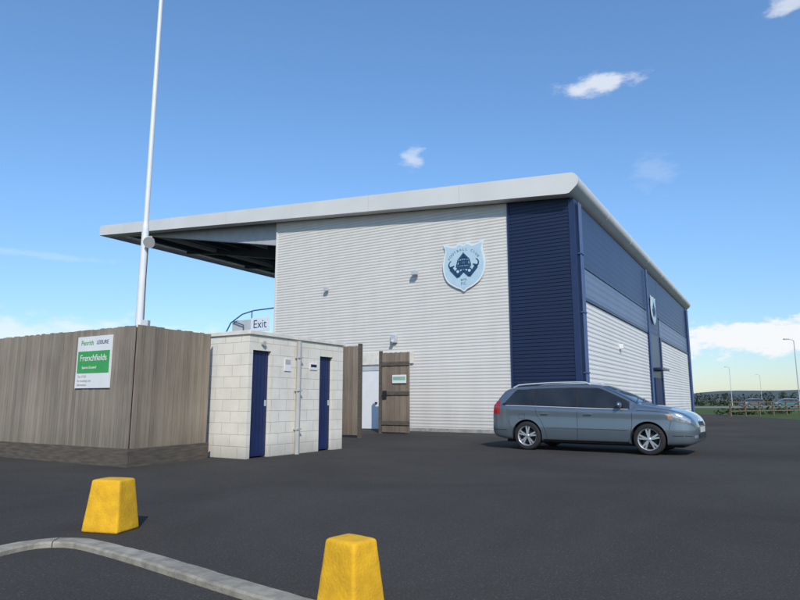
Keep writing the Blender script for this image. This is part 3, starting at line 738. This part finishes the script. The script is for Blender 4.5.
# ---------------------------------------------------------------- distance
def lamp_post(x,y,h,lab):
    e=empty('street_lamp',(x,y,0),0,lab,'street lamp','street lamps')
    bm=bmesh.new(); cyl(bm,(0,0,0),(0,0,1.2),.10,.10,10); cyl(bm,(0,0,1.2),(0,0,h),.07,.045,10); tube(bm,[(0,0,h),(-.3,-.1,h+.12),(-.7,-.2,h+.15)],.035); obj_from(bm,'lamp_pole','galv',e)
    bm=bmesh.new(); box(bm,-1.25,-.65,-.32,-.08,h+.1,h+.24); obj_from(bm,'lamp_head','galv',e,bevel=.03)
lamp_post(44.4,70,7.8,'tall grey street lamp beside the distant road'); lamp_post(79,150,9.0,'distant grey street lamp beyond the field'); lamp_post(112,195,9.0,'distant grey street lamp beyond the field')
rf=empty('post_and_rail_fence',(23.8,45.5,0),R(30),'low brown timber post and rail fence on grass','fence')
for i in range(14): bpart('fence_post','rail',rf,(i*1.8-.05,i*1.8+.05,-.05,.05,0,1.1))
for z in (.35,.7,1.0): bpart('fence_rail','rail',rf,(-.1,23.6,-.08,-.052,z,z+.07))
# hills
bm=bmesh.new(); n=160; rows=[]
def hn(a): return 17+8*math.sin(a*3.1+1)+5*math.sin(a*7.7+.4)+2*math.sin(a*19)+1*math.sin(a*47)
for i in range(n+1):
    a=math.pi*(-.1+1.2*i/n); c,s_=math.cos(a),math.sin(a)
    rows.append([bm.verts.new((c*r,s_*r,z)) for r,z in ((900,-1),(1250,hn(a)*.7),(1600,max(12,hn(a)*1.6)),(2300,-1))])
for a,b in zip(rows[:-1],rows[1:]):
    for j in range(3): bm.faces.new((a[j],a[j+1],b[j+1],b[j])).smooth=True
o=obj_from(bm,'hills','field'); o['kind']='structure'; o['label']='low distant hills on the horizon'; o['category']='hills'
def clumps(bm,cx,cy,cz,rx,ry,rz,n,ls):
    for _ in range(n):
        while True:
            p=Vector((random.uniform(-1,1),random.uniform(-1,1),random.uniform(-1,1)))
            if p.length<1: break
        p=Vector((cx+p.x*rx,cy+p.y*ry,cz+p.z*rz))
        a=Vector((random.gauss(0,1),random.gauss(0,1),random.gauss(0,1))).normalized(); b=a.orthogonal().normalized(); c=a.cross(b)
        s=ls*random.uniform(.5,1.3)
        bm.faces.new([bm.verts.new(p+b*s),bm.verts.new(p+c*s*.7),bm.verts.new(p-b*s),bm.verts.new(p-c*s*.7)])
def hedge(name,pts,h,step,dens,ls,label,mat='leaf'):
    bm=bmesh.new()
    for (x0,y0),(x1,y1) in zip(pts[:-1],pts[1:]):
        L=math.hypot(x1-x0,y1-y0); k=int(L/step)
        for i in range(k):
            t=(i+random.random())/k; hh=h*random.uniform(.6,1.15)
            clumps(bm,x0+(x1-x0)*t,y0+(y1-y0)*t,hh*.45,step*.9,step*.7,hh*.55,dens,ls)
    o=obj_from(bm,name,mat,recalc=False); o['kind']='stuff'; o['label']=label; o['category']='hedge'
hedge('hedge',[(50,150),(110,158),(190,150)],1.3,1.6,60,.25,'rough dark hedge along the far field edge')
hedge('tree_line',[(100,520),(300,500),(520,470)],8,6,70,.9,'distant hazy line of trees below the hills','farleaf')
hedge('shrubs',[(25.5,50),(34,55)],.6,.8,60,.10,'low dark shrubs behind post and rail fence')
def tree(x,y,h,lab):
    e=empty('tree',(x,y,0),random.uniform(0,6),lab,'tree','distant trees')
    bm=bmesh.new(); cyl(bm,(0,0,0),(.1,0,h*.45),h*.03,h*.018,8)
    for k in range(6):
        a=k*1.05; cyl(bm,(.1,0,h*.4),(.1+math.cos(a)*h*.2,math.sin(a)*h*.2,h*random.uniform(.6,.8)),h*.013,h*.005,6)
    obj_from(bm,'trunk','bark',e)
    bm=bmesh.new()
    for k in range(16):
        a=random.uniform(0,6.28); r=random.uniform(0,.24)*h
        clumps(bm,math.cos(a)*r,math.sin(a)*r,h*random.uniform(.45,.88),h*.13,h*.13,h*.1,110,h*.016)
    obj_from(bm,'crown','leaf',e,recalc=False)
for x,y,h in ((116,225,4.2),(152,250,5)): tree(x,y,h,'small leafy tree beyond the far field')

# ---------------------------------------------------------------- camera
cam=bpy.data.cameras.new('camera'); co=bpy.data.objects.new('camera',cam); COL.objects.link(co)
cam.lens=28; cam.sensor_width=36; cam.clip_end=6000; cam.clip_start=.05
co.location=(0,0,1.1); co.rotation_euler=(R(90+9.22),0,0); scene.camera=co

# ---------------------------------------------------------------- light
EL=R(36); AZ=R(172)
sd=Vector((math.sin(AZ)*math.cos(EL),math.cos(AZ)*math.cos(EL),math.sin(EL)))
sl=bpy.data.lights.new('sun','SUN'); sl.energy=3.2; sl.angle=R(.5); sl.color=(1,.955,.88)
so=bpy.data.objects.new('sun',sl); COL.objects.link(so); so.rotation_euler=(-sd).to_track_quat('-Z','Y').to_euler()
w=bpy.data.worlds.new('World'); scene.world=w; w.use_nodes=True; nt=w.node_tree; N=nt.nodes; L=nt.links
for x in list(N): N.remove(x)
out=N.new('ShaderNodeOutputWorld'); bg=N.new('ShaderNodeBackground'); bg.inputs['Strength'].default_value=.15; L.new(bg.outputs[0],out.inputs[0])
sky=N.new('ShaderNodeTexSky'); sky.sky_type='NISHITA'; sky.sun_disc=False; sky.sun_elevation=EL; sky.sun_rotation=AZ; sky.air_density=1.15; sky.dust_density=.3; sky.ozone_density=2.2
tc=N.new('ShaderNodeTexCoord'); vec=tc.outputs['Generated']
# atmospheric tint by elevation
sp=N.new('ShaderNodeSeparateXYZ'); L.new(vec,sp.inputs[0])
rp=N.new('ShaderNodeValToRGB'); e=rp.color_ramp.elements
e[0].position=0; e[0].color=(.60,.68,.84,1); e[1].position=.60; e[1].color=(.82,1.07,1.27,1)
for p_,c_ in ((.10,(.62,.76,.95,1)),(.28,(.73,.94,1.15,1))):
    q=e.new(p_); q.color=c_
L.new(sp.outputs[2],rp.inputs[0])
tm=N.new('ShaderNodeVectorMath'); tm.operation='MULTIPLY'; L.new(sky.outputs[0],tm.inputs[0]); L.new(rp.outputs[0],tm.inputs[1])
nz=N.new('ShaderNodeTexNoise'); nz.inputs['Scale'].default_value=26; nz.inputs['Detail'].default_value=8; nz.inputs['Roughness'].default_value=.6
mpp=N.new('ShaderNodeMapping'); mpp.inputs['Scale'].default_value=(1,1,2.4); L.new(vec,mpp.inputs[0]); L.new(mpp.outputs[0],nz.inputs['Vector'])
cur=None
for (cx,cy,cz),hw,hh,st,hard in (((.288,.843,.454),.056,.015,.7,-1.15),((.020,.926,.376),.022,.015,.5,-1.15),((.53,.845,.088),.17,.030,1.0,-.7),((.50,.71,.497),.035,.014,.6,-1.15),((.373,.867,.33),.03,.03,.14,-1.15),((-.50,.859,.085),.30,.035,.6,-1.15),((-.5,.84,.2),.10,.006,.15,-1.15)):
    sb=N.new('ShaderNodeVectorMath'); sb.operation='SUBTRACT'; L.new(vec,sb.inputs[0]); sb.inputs[1].default_value=(cx,cy,cz)
    sc=N.new('ShaderNodeVectorMath'); sc.operation='MULTIPLY'; L.new(sb.outputs[0],sc.inputs[0]); sc.inputs[1].default_value=(1/hw,.5,1/hh)
    ln=N.new('ShaderNodeVectorMath'); ln.operation='LENGTH'; L.new(sc.outputs[0],ln.inputs[0])
    ma=N.new('ShaderNodeMath'); ma.operation='MULTIPLY_ADD'; L.new(nz.outputs[0],ma.inputs[0]); ma.inputs[1].default_value=-2.6; L.new(ln.outputs['Value'],ma.inputs[2])
    mr=N.new('ShaderNodeMapRange'); mr.interpolation_type='SMOOTHSTEP'; mr.inputs[1].default_value=-.2; mr.inputs[2].default_value=hard; mr.inputs[3].default_value=0; mr.inputs[4].default_value=st; L.new(ma.outputs[0],mr.inputs[0])
    if cur is None: cur=mr.outputs[0]
    else:
        mm=N.new('ShaderNodeMath'); mm.operation='MAXIMUM'; L.new(cur,mm.inputs[0]); L.new(mr.outputs[0],mm.inputs[1]); cur=mm.outputs[0]
mx=N.new('ShaderNodeMix'); mx.data_type='RGBA'; L.new(cur,mx.inputs['Factor']); L.new(tm.outputs[0],mx.inputs['A']); mx.inputs['B'].default_value=(6.2,6.35,6.5,1)
L.new(mx.outputs['Result'],bg.inputs['Color'])
scene.view_settings.view_transform='Standard'; scene.view_settings.look='None'; scene.view_settings.exposure=0
